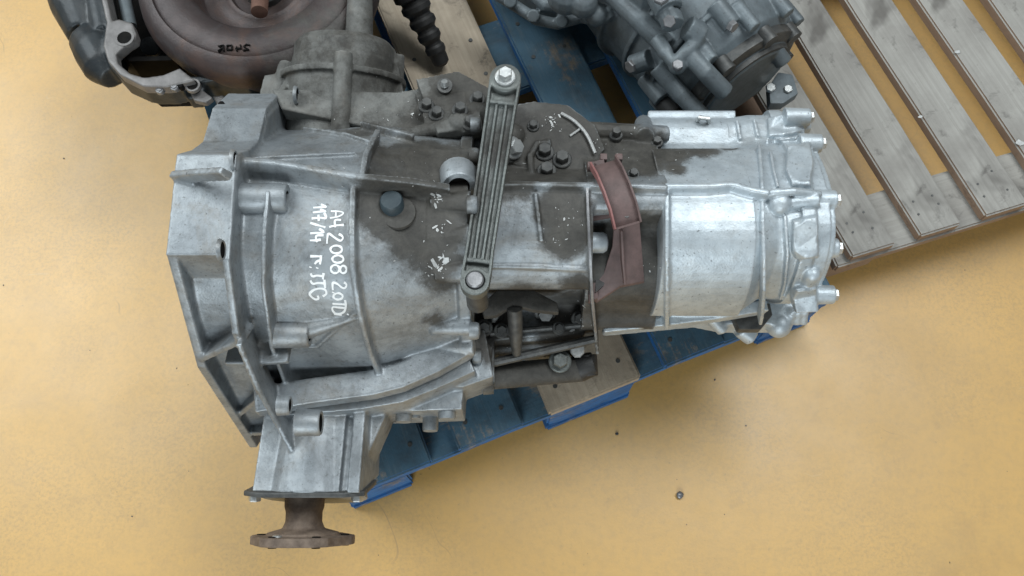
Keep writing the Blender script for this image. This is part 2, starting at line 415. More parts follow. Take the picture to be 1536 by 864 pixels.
g0 = P(1265, 393, .144); g0.z = 0
f1 = Vector((math.cos(math.radians(17.4)), math.sin(math.radians(17.4)), 0)); f2 = Vector((math.cos(math.radians(112.6)), math.sin(math.radians(112.6)), 0))
gp = empty('grey_pallet', g0)
tag(gp, 'weathered grey slatted pallet lying empty on the floor', 'pallet')
for i in range(8):
    # left edges of slats measured on the front line
    q = P(1371, 356, .144); q.z = 0
    u1_ = (q - g0).dot(f1) + .010
    a = u1_ - .1135 + i * .1135; k = f1.cross(f2).z
    u0 = a; 
    # board with axis f2
    nrm = Vector((f2.y, -f2.x, 0))
    base = g0 + f1 * a
    ob = plank(gp, 'slat', M['wood_grey'], base, nrm, f2, 0, .0735, -.0 + (.0), 1.2, .122, .1435, edge=M['wood_edge'], wob=.002, shear=-math.tan(math.radians(5.2)))
n2 = Vector((-f1.y, f1.x, 0))
for v in (.0, .53, 1.05):
    ob = plank(gp, 'cross_board', M['wood_grey'], g0 + f2 * v, f1, n2, -.002, .98, 0, .1, .100, .1217, edge=M['wood_edge'])
for v in (.012, .535, 1.055):
    for u in (.0, .62):
        plank(gp, 'block', M['wood_edge'], g0 + f2 * v, f1, n2, u, u + .10, .0, .085, .0225, .0997)
for u in (.0, .62):
    plank(gp, 'runner_board', M['wood_edge'], g0 + f1 * u, Vector((f2.y, -f2.x, 0)), f2, 0, .1, 0.05, 1.15, .0005, .0222)
for i in range(4):
    base = g0 + f1 * ((P(1371, 356, .144) - g0).dot(f1) + .010 - .1135 + i * .1135); nrm = Vector((f2.y, -f2.x, 0))
    for v in (.035, .062):
        for w in (.018, .054):
            q = base + f2 * (v + random.uniform(-.006, .006)) + nrm * (w + random.uniform(-.004, .004)); m_ = MB(); m_.cyl((q.x, q.y, .1420), (q.x, q.y, .1442), .0019, n=8)
            build('nail_head', m_, M['dark_steel'], gp)
for px, py, r_ in [(1381, 176, .006), (1436, 78, .007), (1530, 214, .009)]:
    q = P(px, py, .1446); m_ = MB(); m_.prism([q + Vector((math.cos(a) * r_ * random.uniform(.4, 1.), math.sin(a) * r_ * random.uniform(.2, .7), 0)) for a in [k * .9 for k in range(7)]], (0, 0, .0008))
    build('paint_fleck', m_, M['chip'], gp)

#=====GEARBOX
# where oil and grime sit on the main gearbox (photo pixel + height)
for px, py, z, r, s in [(606, 300, .515, .056, 1.), (640, 345, .50, .045, 1.), (650, 240, .49, .055, .95), (590, 232, .51, .042, .6), (670, 300, .495, .045, .9), (560, 200, .45, .06, .5), (660, 395, .47, .034, .85), (620, 380, .485, .03, .6),
                        (650, 470, .42, .022, .55), (700, 160, .42, .06, .9), (640, 190, .43, .05, .6), (500, 180, .45, .06, .35),
                        (760, 250, .45, .06, 1.), (830, 220, .43, .085, 1.), (900, 220, .42, .06, 1.), (950, 235, .43, .05, 1.), (846, 316, .47, .034, 1.), (850, 348, .455, .032, 1.), (860, 385, .43, .018, .6),
                        (865, 425, .41, .026, .8), (790, 470, .36, .06, 1.), (870, 500, .31, .06, 1.), (740, 500, .31, .045, 1.), (950, 390, .41, .065, 1.), (930, 450, .34, .06, 1.), (980, 330, .43, .03, .9),
                        (1000, 222, .43, .035, .85), (1050, 224, .42, .028, .8), (1090, 226, .41, .02, .6), (1012, 250, .45, .018, .6), (770, 560, .27, .05, .6), (870, 550, .26, .05, .8), (735, 465, .40, .018, .7),
                        (520, 670, .36, .012, .45), (520, 700, .36, .012, .5), (600, 620, .25, .03, .4), (500, 60, .42, .12, .35), (570, 110, .40, .07, .45), (480, 130, .42, .05, .3)]:
    GREASE.append((P(px, py, z), r, s))

XA_ = Vector((1, 0, 0))
GB = empty('manual_gearbox', (0.0, .42, .144))
tag(GB, 'pale aluminium manual gearbox with white handwriting on its bell housing', 'gearbox')

# ---- bell housing -------------------------------------------------------
SA = [(.585, .25), (.585, .36), (.545, .43), (.485, .495), (.41, .520), (.35, .508), (.298, .460), (.262, .37), (.215, .20), (.25, .157), (.40, .152), (.55, .157)]
SB = [(.59, .27), (.59, .36), (.55, .44), (.487, .500), (.42, .523), (.36, .517), (.315, .490), (.282, .43), (.258, .335), (.27, .20), (.42, .17), (.55, .19)]
SCN = [(.58, .28), (.58, .36), (.55, .42), (.49, .472), (.43, .490), (.375, .484), (.337, .458), (.306, .40), (.288, .33), (.30, .22), (.42, .19), (.55, .20)]
body = MB(); body.loft(sections([(-.362, SA), (-.29, SA), (-.165, SB), (-.052, SCN)]))
BT = bvh_of(body)
bell = MB(); bell.v += body.v; bell.f += body.f
F = [(.618, .33), (.609, .422), (.56, .468), (.505, .485), (.478, .515), (.4526, .553), (.340, .546), (.248, .415), (.192, .179), (.215, .1450), (.56, .1450), (.61, .23)]
R2 = [(.61, .33), (.600, .415), (.555, .46), (.50, .478), (.473, .508), (.4526, .549), (.333, .546), (.268, .488), (.228, .386), (.178, .187), (.21, .1450), (.56, .1450), (.605, .23)]
pr = lambda o, x0, x1: bell.prism([(x0, y, z) for y, z in o], (x1 - x0, 0, 0))
pr(F, -.366, -.355); pr(R2, -.306, -.298)
pr([(.609, .422), (.56, .468), (.505, .485), (.478, .515), (.4526, .554), (.338, .546), (.325, .46), (.45, .42), (.55, .38)], -.366, -.300)
bell.strip([PX(358, 516, -.298), PX(388, 585, -.287), P(418, 640, .365), P(443, 686, .330)], Vector((.1, -.7, .7)), .0075, .002, sink=[.04] * 4 and .045, taper=.8)
# pocket floor webs between lip and rear rib
def cross(a, b, w=.007, h=.03, n=Vector((0, -.75, .65))):
    bell.strip([a, (a + b) / 2, b], n.normalized(), w, .0, sink=h, taper=1)
for (ya, za), (yb, zb) in [((.254, .425), (.262, .475)), ((.220, .265), (.222, .37)), ((.205, .215), (.196, .26))]:
    cross(Vector((-.36, ya, za)), Vector((-.30, yb, zb)))
for k, (ya, za) in enumerate([(.618, .36), (.585, .445)]): cross(Vector((-.36, ya - .002, za)), Vector((-.30, ya - .006, za - .004)), n=Vector((0, .8, .5)))
# ribs traced on the housing
rib_px(bell, BT, [(334, 262), (420, 266), (540, 284), (620, 291), (668, 297)], .011, .027)
bell.strip([PX(263, 266, -.3655), PX(300, 262, -.330), PX(340, 260, -.295)], Vector((0, 0, 1)), .010, .008, sink=.008)
rib_px(bell, BT, [(410, 300), (405, 350), (403, 420), (412, 500), (430, 550), (462, 588)], .007, .022)
rib_px(bell, BT, [(533, 284), (531, 330), (533, 400), (541, 455), (556, 520), (572, 562)], .009, .014)
rib_px(bell, BT, [(545, 280), (550, 245), (566, 212)], .009, .016)
rib_px(bell, BT, [(345, 516), (400, 515), (438, 512)], .010, .030)
rib_px(bell, BT, [(440, 520), (475, 519), (530, 470), (545, 462)], .006, .003)
rib_px(bell, BT, [(405, 598), (470, 588), (560, 572), (620, 556), (700, 520)], .011, .012)
rib_px(bell, BT, [(420, 168), (500, 182), (620, 213)], .010, .010)
rib_px(bell, BT, [(360, 240), (450, 236), (535, 232)], .005, .004)
rib_px(bell, BT, [(425, 192), (520, 205), (560, 218)], .005, .005)
# vertical seam flange towards the gear case
def seam(sec, x0, x1, grow, idx=(1, 9)):
    c = Vector((0, .43, .33)); ring = catmull([(0, y, z) for y, z in sec], 5)
    o = [c + (p - c) * grow for p in ring]
    bell.loft([[Vector((x, p.y, p.z)) for p in o] for x in (x0, x1)])
seam(SCN, -.062, -.048, 1.055)
# clamp lugs along the seam
for px, py, ln in [(640, 305, .045), (668, 410, .04), (668, 185, .05), (672, 490, .05), (678, 520, .045), (668, 355, .03)]:
    p = BT.ray_cast(CAM, ray(px, py).normalized())[0] or P(px, py, .37)
    q = Vector((-.046, p.y, p.z + .004)); bell.cyl((-.046 - ln, p.y, p.z - .001), q, .0095, .0125, 16)
bell.cyl(BT.ray_cast(CAM, ray(438, 500).normalized())[0], BT.ray_cast(CAM, ray(535, 476).normalized())[0], .014, .003, 18)
# vertical flange block right of the plug
pA = BT.ray_cast(CAM, ray(650, 300).normalized())[0]
bell.loft([[Vector((x, y, z)) for y, z in [(.50, .478), (.43, .508), (.375, .502), (.335, .470), (.34, .44), (.43, .44), (.50, .44)]] for x in (-.095, -.05)])
# lower ledge and lobes under the bell
led = [(384, 606), (408, 602), (470, 592), (560, 580), (600, 570), (650, 548), (700, 520)]
bell.strip([P(x, y - 4, .362) for x, y in led], Vector((0, 0, 1)), .034, .010, sink=.012, taper=.9)
bell.strip([P(x, y + 6, .338) for x, y in [(412, 600), (470, 596), (540, 590), (600, 580), (650, 560), (705, 535)]], Vector((0, 0, 1)), .036, .006, sink=.03, taper=.9)
# diff box at the near side
bell.prism([(-.312, .30, .20), (-.312, .150, .205), (-.312, .114, .335), (-.312, .21, .315), (-.312, .30, .30)], (.132, 0, 0))
bell.lathe((-.247, .28, .285), (0, -1, 0), [(.045, 0), (.050, .08), (.066, .168)], 36)
bell.loft([[Vector((x, .24, .27)), Vector((x, .113, .30)), Vector((x, .113, .348)), Vector((x, .24, .330))] for x in (-.196, -.181)])
bell.loft([[Vector((x, .24, .27)), Vector((x, .113, .30)), Vector((x, .113, .341)), Vector((x, .24, .321))] for x in (-.222, -.206)])
# gusset fin
gz = .235
fin = [P(548, 606, gz), P(600, 602, gz), P(588, 640, gz), P(545, 738, gz)]
bell.prism(fin, (0, 0, .07))
# underside sump block at the seam
bell.prism([P(x, y, .22) for x, y in [(560, 600), (715, 520), (740, 545), (738, 585), (700, 600), (698, 632), (590, 636)]], (0, 0, .085))
bell.prism([P(x, y, .24) for x, y in [(590, 560), (700, 505), (730, 520), (742, 585), (700, 600), (620, 605)]], (0, 0, .08))
cut = MB(); cut.lathe((-.40, .41, .335), (1, 0, 0), [(.128, 0), (.128, .06), (.112, .20), (.05, .22)], 48)
BELL = casting('bell_housing', bell, M['alu'], GB, .0018, 2, cut=cut)

# ---- +Y side of the gearbox: differential cover --------------------------
AX = Vector((.04, .86, .30)).normalized()
cb = P(515, 150, .36)
dc = MB()
dc.lathe(cb - AX * .10, AX, [(.078, 0), (.078, .120), (.070, .125), (.070, .15)], 48)
dc.lathe(cb + AX * .022, AX, [(.084, 0), (.084, .008), (.068, .010)], 48)
dc.lathe(cb + AX * .025, AX, [(.070, 0), (.068, .045), (.060, .054), (.03, .058)], 48)
for px, py, z in [(513, 140, .435), (425, 150, .37), (592, 140, .36)]:
    p = P(px, py, z); dc.cyl(p - AX * .05, p + AX * .052, .0125, .0115, 20)
dc.prism([P(x, y, .33) for x, y in [(405, 170), (420, 110), (600, 108), (612, 170), (600, 215), (420, 200)]], (0, 0, .055))
dc.strip([P(398, 172, .425), P(412, 150, .42), P(438, 108, .395)], Vector((0, 0, 1)), .007, .0, sink=.06, taper=1)
DC = casting('differential_cover', dc, M['alu_dull'], GB, .0018, 2)
st = MB(); tip = cb + AX * .075; st.tube([tip + Vector((.02, 0, .01)), tip + Vector((.022, .10, .045)), tip + Vector((.024, .18, .07))], [.019, .015, .014], 18)
build('output_stub', st, M['alu_dull'], DC, grease=True)
# upper deck plates beyond the ridge, behind the bell
up = MB()
up.prism([P(x, y, .40) for x, y in [(415, 150), (600, 155), (690, 140), (715, 165), (700, 215), (600, 215), (430, 180)]], (0, 0, .028))
up.prism([P(x, y, .40) for x, y in [(630, 150), (690, 138), (740, 165), (735, 205), (650, 205)]], (0, 0, .05))
for px, py, z, r in [(668, 165, .43, .020), (700, 150, .42, .022), (715, 175, .44, .020), (640, 170, .425, .016), (690, 185, .455, .016), (728, 160, .41, .018)]:
    up.ball(P(px, py, z), r)
for x, y, z, a_, b_ in [(655, 178, .44, .016, .010), (684, 160, .44, .013, .012), (708, 190, .45, .012, .012), (730, 182, .43, .012, .016), (640, 152, .425, .012, .008), (672, 196, .45, .014, .008)]:
    up.obox(P(x, y, z), (a_, .002, 0), (-.002, b_, 0), (0, 0, .012))
up.tube([P(640, 190, .44), P(690, 175, .445), P(716, 168, .44)], .013, 12)
up.tube([P(560, 214, .445), P(640, 196, .45), P(690, 186, .455)], .009, 10)
UP = casting('vent_block', up, M['alu_dull'], GB, .0018, 2)
vp = MB(); vp.cyl(P(667, 150, .40), P(667, 128, .46), .0105, .0095, 16); build('vent_pipe', vp, M['dark_steel'], UP)
vp = MB(); q = P(667, 128, .46); vp.cyl(q, q + Vector((0, .002, .006)), .0055, .004, 12); build('pipe_cap', vp, M['steel'], UP)

# ---- gear case -----------------------------------------------------------
GA = [(.60, .28), (.595, .36), (.56, .405), (.50, .425), (.452, .470), (.41, .468), (.372, .447), (.347, .410), (.362, .375), (.362, .30), (.315, .288), (.315, .20), (.42, .165), (.57, .18)]
GW = [(.60, .28), (.595, .36), (.56, .405), (.51, .428), (.455, .470), (.425, .468), (.418, .425), (.375, .415), (.347, .385), (.338, .34), (.325, .31), (.36, .25), (.42, .20), (.57, .21)]
gc = MB(); gc.loft(sections([(-.05, GA), (.095, GA)], 4, 4)); GT = bvh_of(gc)
gw = MB(); gw.loft(sections([(.090, GW), (.185, GW)], 4, 3)); gc.v, gc.f  # merged below
gc.add(gw.v, gw.f); GT2 = bvh_of(gc)
rib_px(gc, GT2, [(700, 287), (780, 284), (880, 286), (1000, 288)], .009, .012)
rib_px(gc, GT, [(708, 398), (800, 400), (884, 404)], .008, .003)
rib_px(gc, GT, [(803, 292), (808, 330), (812, 362)], .006, .006)
# circumferential thin web with edge at px 885
web = [PYZ(880, .452, .476), PYZ(882, .41, .476), PYZ(885, .367, .452), PYZ(888, .336, .405), PYZ(893, .318, .33), PYZ(896, .305, .27)]
gc.strip(web, [Vector((0, .05, 1)), Vector((0, -.25, 1)), Vector((0, -.6, .8)), Vector((0, -.9, .5)), Vector((0, -1, .2)), Vector((0, -1, .1))], .005, .004, sink=.03, taper=.8)
# top deck with machined rim
gc.prism([P(x, y, .405) for x, y in [(745, 175), (800, 165), (850, 170), (890, 200), (905, 235), (880, 265), (790, 262), (745, 250)]], (0, 0, .022))
gc.tube([P(798, 262, .434), P(795, 235, .432), P(806, 216, .430), P(826, 214, .430)], .0045, 8)
for px, py in [(760, 220), (768, 205)]: gc.ball(P(px, py, .425), .017)
gc.cyl(P(965, 185, .37), P(968, 205, .42), .012, .012, 14)
gc.tube([P(880, 196, .41), P(960, 200, .41), P(1000, 202, .40)], .012, 10)
# lower ledge to the rear: pale lower casing rim
gc.prism([P(x, y, .265) for x, y in [(722, 515), (735, 545), (742, 585), (742, 520), (890, 505), (895, 480), (735, 470)]][::-1], (0, 0, .03))
GC = casting('gear_case', gc, M['alu'], GB, .0018, 2, gf=lambda q: q[0].x > -.035)

b = MB(); b.tube(catmull([P(842, 170, .430), P(862, 182, .431), P(880, 202, .432), P(893, 230, .433)], 5, False), .0022, 8); b.tube([P(872, 192, .4295), P(855, 204, .4285)], .0016, 8); build('machined_rim', b, M['chip'], GC)
b = MB(); b.strip([p + Vector((0, -.001, .0025)) for p in web[:5]], [Vector((0, .05, 1)), Vector((0, -.25, 1)), Vector((0, -.6, .8)), Vector((0, -.9, .5)), Vector((0, -1, .2))], .0036, .0026, sink=.004); build('web_edge', b, M['mach'], GC)
# ---- rear case ------------------------------------------------------------
RA = [(.605, .28), (.60, .365), (.585, .388), (.545, .392), (.525, .425), (.46, .462), (.41, .468), (.372, .452), (.345, .418), (.332, .372), (.336, .335), (.37, .27), (.43, .215), (.57, .215)]
RB = [(.622, .28), (.617, .36), (.60, .385), (.56, .395), (.535, .425), (.47, .458), (.42, .463), (.385, .448), (.362, .415), (.350, .372), (.352, .335), (.38, .27), (.43, .22), (.58, .22)]
rc = MB(); rc.loft(sections([(.176, RA), (.285, RA)], 4, 4))
rcb = MB(); rcb.loft(sections([(.176, RA), (.285, RA), (.335, RB)], 4, 4)); RT = bvh_of(rcb)
rib_px(rc, RT, [(996, 288), (1060, 288), (1095, 285), (1125, 293), (1150, 297)], .010, .013)
ed = [PYZ(1000, .455, .468), PYZ(1000, .41, .470), PYZ(1000, .37, .453), PYZ(1000, .345, .418), PYZ(1000, .332, .372), PYZ(1000, .33, .31)]
rc.strip(ed, [Vector((0, .05, 1)), Vector((0, -.25, 1)), Vector((0, -.6, .8)), Vector((0, -.9, .5)), Vector((0, -1, .2)), Vector((0, -1, .1))], .007, .006, sink=.01)
ed = [PYZ(1138, .53, .425), PYZ(1142, .46, .458), PYZ(1143, .41, .466), PYZ(1145, .37, .45), PYZ(1145, .345, .418), PYZ(1143, .332, .372), PYZ(1140, .33, .33)]
rc.strip(ed, [Vector((0, .4, 1)), Vector((0, .05, 1)), Vector((0, -.25, 1)), Vector((0, -.6, .8)), Vector((0, -.9, .5)), Vector((0, -1, .2)), Vector((0, -1, .1))], .006, .006, sink=.01)
rc.strip([P(905, 496, .31), P(1000, 482, .315), P(1080, 470, .32), P(1150, 458, .325)], Vector((0, -.2, 1)), [.008, .016, .020, .020], .006, sink=.02)
rc.prism([P(x, y, .33) for x, y in [(965, 190), (1092, 190), (1092, 225), (965, 225)]], (0, 0, .045))
REAR = casting('rear_case', rc, M['alu_rear'], GB, .0018, 2, gf=lambda q: q[0].y > .46)

# ---- rear cover -----------------------------------------------------------
ec = MB(); RC = [(.485 + (y - .485) * .95, .33 + (z - .33) * .95) for y, z in RB]
ec.loft(sections([(.280, RA), (.315, RC), (.362, RC)], 4, 4))
ECT = bvh_of(ec)
# flange, gasket gap, end plate
c = Vector((0, .485, .33)); RBr = catmull([(0, y, z) for y, z in RB], 4)
for x0, x1, k in ((.342, .3575, 1.0), (.3600, .376, .985), (.374, .384, .93)):
    ec.loft([[Vector((x, c.y + (p.y - c.y) * k, c.z + (p.z - c.z) * k)) for p in RBr] for x in (x0, x1)])
ECT2 = bvh_of(ec)
def on(px, py):
    d = ray(px, py).normalized(); h = ECT2.ray_cast(CAM, d)
    if h[0] is None: return P(px, py, .37), Vector((0, -.5, .8))
    n = h[1] if h[1].dot(d) < 0 else -h[1]; return h[0], n
def spad(pts, h, sink=.008):
    hs = [on(*q) for q in dens(pts + [pts[0]], 9)[:-1]]; n = sum((q[1] for q in hs), Vector()).normalized()
    ec.loft([[q[0] - n * sink for q in hs], [q[0] + n * (h * .75) for q in hs], [q[0] + n * h + (sum((w[0] for w in hs), Vector()) / len(hs) - q[0]) * .10 for q in hs]])
spad([(1180, 226), (1214, 220), (1220, 250), (1216, 284), (1188, 284), (1178, 262)], .010)
spad([(1188, 330), (1224, 322), (1226, 386), (1194, 388), (1187, 376)], .011)
spad([(1182, 430), (1222, 424), (1226, 462), (1190, 464)], .010)
spad([(1150, 180), (1186, 173), (1214, 170), (1216, 196), (1184, 206), (1152, 208)], .008)
for q in [[(1155, 232), (1160, 262), (1166, 284)], [(1176, 326), (1180, 380), (1174, 446)], [(1104, 184), (1110, 212)], [(1130, 182), (1136, 208)], [(1196, 176), (1204, 204)], [(1150, 216), (1190, 212), (1222, 206)]]:
    rib_px(ec, ECT2, q, .005, .006, step=8)
bp_, bn_ = on(1166, 308); ec.ball(bp_ + bn_ * .004, .0145); ec.cyl(bp_ + bn_ * .003, on(1226, 302)[0] + Vector((0, 0, .004)), .0085, .0085, 16)
bp_, bn_ = on(1216, 414); ec.cyl(bp_ - Vector((0, 0, .02)), bp_ + Vector((0, 0, .006)), .0125, .0105, 18); ec.ball(bp_ + Vector((0, 0, .005)), .0105)
ec.tube([P(1140, 296, .464), P(1160, 289, .475), P(1190, 287, .476), P(1230, 292, .466)], .005, 8)
for px, py, z, l in [(1240, 215, .422, .036), (1262, 300, .452, .040), (1265, 372, .424, .040), (1259, 442, .375, .050), (1222, 176, .398, .040)]:
    p = P(px, py, z); ec.cyl(p - Vector((l, 0, 0)), p - Vector((.007, 0, 0)), .0128, .0118, 18)
EC = casting('rear_cover', ec, M['alu_rear'], GB, .0015, 1)

# ---------------------------------------------------------------- small hardware
def bolt(parent, p, axis, r=.008, h=.008, m='steel', washer=True, name='bolt'):
    b = MB(); p = Vector(p); a = Vector(axis).normalized()
    if washer: b.lathe(p - a * .004, a, [(r * 1.45, 0), (r * 1.45, .0055), (r * 1.3, .0065)], 20)
    b.hexa(p + a * (.002 if washer else -.003), a, r, h); return build(name, b, M[m], parent, ang=25)
def stud(parent, p, axis, r, l, m='alu', name='stud', tip=.9):
    b = MB(); a = Vector(axis).normalized(); b.lathe(Vector(p) - a * .006, a, [(r, 0), (r, l), (r * tip, l + .0025)], 18); return build(name, b, M[m], parent, ang=40, grease=True)
def boss(parent, p, axis, r, rin, l, depth=.018, m='alu', name='bolt_boss', gr=True):
    """a drilled boss: outer wall, end ring, real bore"""
    b = MB(); a = Vector(axis).normalized()
    b.lathe(Vector(p) - a * l, a, [(r * 1.05, 0), (r, l - .002), (r - .0015, l), (rin + .001, l), (rin, l - .001), (rin * .98, l - depth)], 22, caps=False)
    o = build(name, b, M[m], parent, ang=40, grease=gr); me = o.data; me.materials.append(M['hole'])
    off = root_off(o); c0_ = Vector(p) - off
    for f in me.polygons:
        d = f.center - c0_; rad = (d - a * d.dot(a)).length
        if rad < rin * 1.0 and d.dot(a) < -.0004: f.material_index = 1
    b2 = MB(); b2.lathe(Vector(p) - a * (depth - .0005), a, [(rin * 1.02, 0), (rin * 1.02, .001)], 18); build('bore_end', b2, M['hole'], o if parent.parent is None else parent)  # near-black disc paints the shade at the bottom of the bore
    return o

# drilled bosses on the bell
XA = Vector((1, 0, 0))
def bos_px(px, py, X, r, rin, l=.03, **k):
    p = PX(px, py, X); return boss(BELL, p, XA, r, rin, l, **k)
for q in [(335, 375, -.2975), (354, 240, -.2995), (402, 180, -.2995), (447, 143, -.272)]:
    bos_px(*q, .0115, .0085, .004, depth=.0035)
p, n = hit(395, 300); boss(BELL, Vector((-.248, p.y, p.z + .004)), XA, .0165, .0088, .05)
p, n = hit(418, 498); boss(BELL, Vector((-.232, p.y - .004, p.z + .003)), XA, .0150, .0080, .04)
boss(BELL, PX(436, 608, -.245), XA, .011, .0070, .014, .010)
boss(BELL, PX(482, 634, -.216), XA, .015, .0105, .028)

# black plug
p, n = hit(590, 309)
pl = MB(); pl.lathe(p - n * .004, Vector((0, .15, 1)), [(.0135, 0), (.013, .014), (.0115, .016)], 24); build('filler_plug', pl, M['blueplastic'], BELL)
pl = MB(); pl.lathe(p + Vector((.006, -.008, -.003)), Vector((0, .05, 1)), [(.020, 0), (.019, .003)], 28); build('plug_seat', pl, M['alu'], BELL, grease=True)
# rear-facing bolts of the seam
for px, py in [(694, 190), (690, 236), (688, 308), (690, 408), (700, 497), (720, 535)]:
    p, n = hit(px - 8, py); b = MB(); b.lathe(Vector((-.050, p.y, p.z + .002)), XA, [(.0105, 0), (.0105, .008), (.009, .011), (.004, .0125)], 16); build('seam_bolt', b, M['alu'], BELL, grease=True)
# lifting eye at the seam
e0 = hit(684, 268)[0]
boss(BELL, e0 + Vector((.004, -.014, .006)), Vector((.10, -1, .55)), .0205, .0125, .03, .010, m='alu', name='lifting_eye', gr=False)
# studs pointing towards the viewer under the bell
for px, py, z, r, l in [(606, 612, .285, .0105, .022), (671, 603, .290, .0115, .026), (646, 628, .255, .0105, .020), (622, 618, .27, .008, .012)]:
    stud(BELL, P(px, py, z), (0, -1, 0), r, l, name='sump_stud')

# near output: gasket plate, bolts, flange
gk = MB(); gy = lambda z: .1125 + (.35 - z) * .27
gk.prism([(x, gy(z), z) for x, z in [(-.322, .25), (-.322, .335), (-.30, .350), (-.20, .350), (-.176, .338), (-.176, .25), (-.205, .215), (-.295, .215)]], (0, -.006, -.0015))
GK = build('seal_plate', gk, M['dark_steel'], GB, bevel=.0015)
for x, z in [(-.311, .325), (-.187, .325)]: bolt(GK, (x, .108 + (.35 - z) * .27, z), (0, -1, -.25), .0075, .008, 'steel', True)
of = MB(); cc = Vector((-.2590, .128, .288)); OA = Vector((0, -1, -.13)).normalized(); OU = Vector((0, -.13, 1)).normalized()
of.lathe(cc, OA, [(.025, -.01), (.0245, .026), (.0225, .032), (.0225, .044), (.026, .052), (.042, .0565), (.044, .057), (.044, .070), (.02, .070)], 40)
nl = 72
def lobr(t): return .0600 + .0035 * max(0., min(1., (math.cos(6 * t) + .15) * 2.2))
of.loft([[cc + OA * h + (XA_ * math.cos(2 * math.pi * j / nl) + OU * math.sin(2 * math.pi * j / nl)) * lobr(2 * math.pi * j / nl) * k for j in range(nl)] for h, k in ((.0600, .985), (.061, 1.), (.070, 1.), (.071, .985))])
OF = casting('output_flange', of, M['rust'], GB, .0012, 1, hit=False)
for k in range(6):
    t = k * math.pi / 3; q = cc + OA * .0595 + (XA_ * math.cos(t) + OU * math.sin(t)) * .052
    b = MB(); b.lathe(q + OA * .013, -OA, [(.0052, 0), (.0052, .0136)], 16); build('flange_hole', b, M['hole'], OF)  # near-black plugs, the dark of the holes put into their colour
q = cc + OA * .0605 + (XA_ * math.cos(2.05) + OU * math.sin(2.05)) * .047
b = MB(); b.lathe(q, -OA, [(.0062, -.002), (.006, .0022), (.004, .003)], 12); build('weld_spot', b, M['steel'], OF)

# bolts on the gear case deck
for px, py in [(817, 229), (843, 240), (820, 257)]:
    p, n = hit(px, py); bolt(GC, p, Vector((0, .08, 1)), .0085, .010, 'dark_steel', True)
p, n = hit(924, 203); bolt(GC, p, Vector((0, .1, 1)), .006, .010, 'dark_steel', True)
bolt(GC, P(769, 222, .437), Vector((.6, -.2, .8)), .010, .010, 'steel', True)
# selector shaft and nuts in the lower recess
ss = MB(); ss.tube([P(772, 462, .365), P(773, 485, .345), P(774, 508, .325), P(775, 530, .30)], [.0095, .0095, .0085, .006], 16); build('selector_shaft', ss, M['dark_steel'], GC)
for px, py in [(738, 472), (818, 470)]:
    p, n = hit(px, py); bolt(GC, p + Vector((0, 0, .004)), Vector((0, -.6, .8)), .0105, .010, 'dark_steel', True)
bk = MB(); bk.prism([P(x, y, .352) for x, y in [(722, 462), (745, 440), (800, 440), (835, 458), (838, 474), (800, 470), (770, 462), (745, 478), (726, 480)]], (0, 0, .014)); build('selector_plate', bk, M['alu_dull'], GC, bevel=.003, grease=True)
b = MB(); b.tube([P(722, 548, .285), P(800, 530, .292), P(896, 508, .300)], .0062, 10); build('linkage_rod', b, M['dark_steel'], GC)
b = MB(); b.tube([P(735, 500, .300), P(800, 494, .302), P(888, 486, .302)], .0045, 10); build('linkage_rod', b, M['dark_steel'], GC)
for px, py, z, r in [(752, 496, .306, .007), (838, 492, .305, .006), (868, 478, .305, .007), (726, 492, .31, .008)]: bolt(GC, P(px, py, z), Vector((.1, -.3, 1)), r, .007, 'dark_steel', True)
for px, py in [(765, 236), (905, 252), (950, 262), (985, 214), (800, 190)]:
    p, n = hit(px, py); bolt(GC, p, Vector((0, .05, 1)), .0055, .007, 'dark_steel', True)
for px, py in [(655, 172), (690, 166), (716, 150), (640, 160), (705, 186)]:
    p, n = hit(px, py); bolt(UP, p, Vector((.1, .1, 1)), .007, .009, 'dark_steel', True)
# stub with white cap seen in the opening
wc = MB(); q = P(905, 364, .435); wc.lathe(q - XA * .03, XA, [(.013, 0), (.0125, .03), (.010, .034), (.004, .036)], 20); build('breather_cap', wc, M['alu_rear'], GC)
bk = MB(); bk.prism([P(x, y, .40) for x, y in [(893, 340), (915, 335), (918, 395), (905, 430), (893, 440)]], (0, 0, .004)); build('opening_shade', bk, M['black'], GC)  # black sheet added for the shade inside the case opening

# slave cylinder tube under the gear case
sl = MB(); a0, a1 = P(736, 565, .255), P(872, 553, .25); sl.cyl(a0, a1, .0175, .0175, 26); sl.cyl(a0 - (a1 - a0).normalized() * .012, a0 + (a1 - a0).normalized() * .002, .0235, .0235, 26)
SL = build('slave_cylinder', sl, M['alu_dull'], GB, grease=True)
sl = MB(); sl.cyl(P(868, 552, .25), P(892, 545, .255), .0195, .016, 20); sl.cyl(P(880, 533, .255), P(884, 565, .25), .014, .012, 16); build('cylinder_end', sl, M['black'], SL, bevel=.002)
bolt(SL, P(840, 542, .275), Vector((0, -.1, 1)), .0105, .010, 'arm', True)
stud(SL, P(840, 548, .25), (0, -.1, 1), .014, .014, 'alu_dull', 'cylinder_lug')
tg = MB(); tp = P(866, 523, .275)
tg.lathe(tp, (0, -.2, 1), [(.002, -.004), (.0105, 0), (.009, .003), (.003, .0045)], 9, sx=1.2); build('grease_crust', tg, M['chip'], SL)

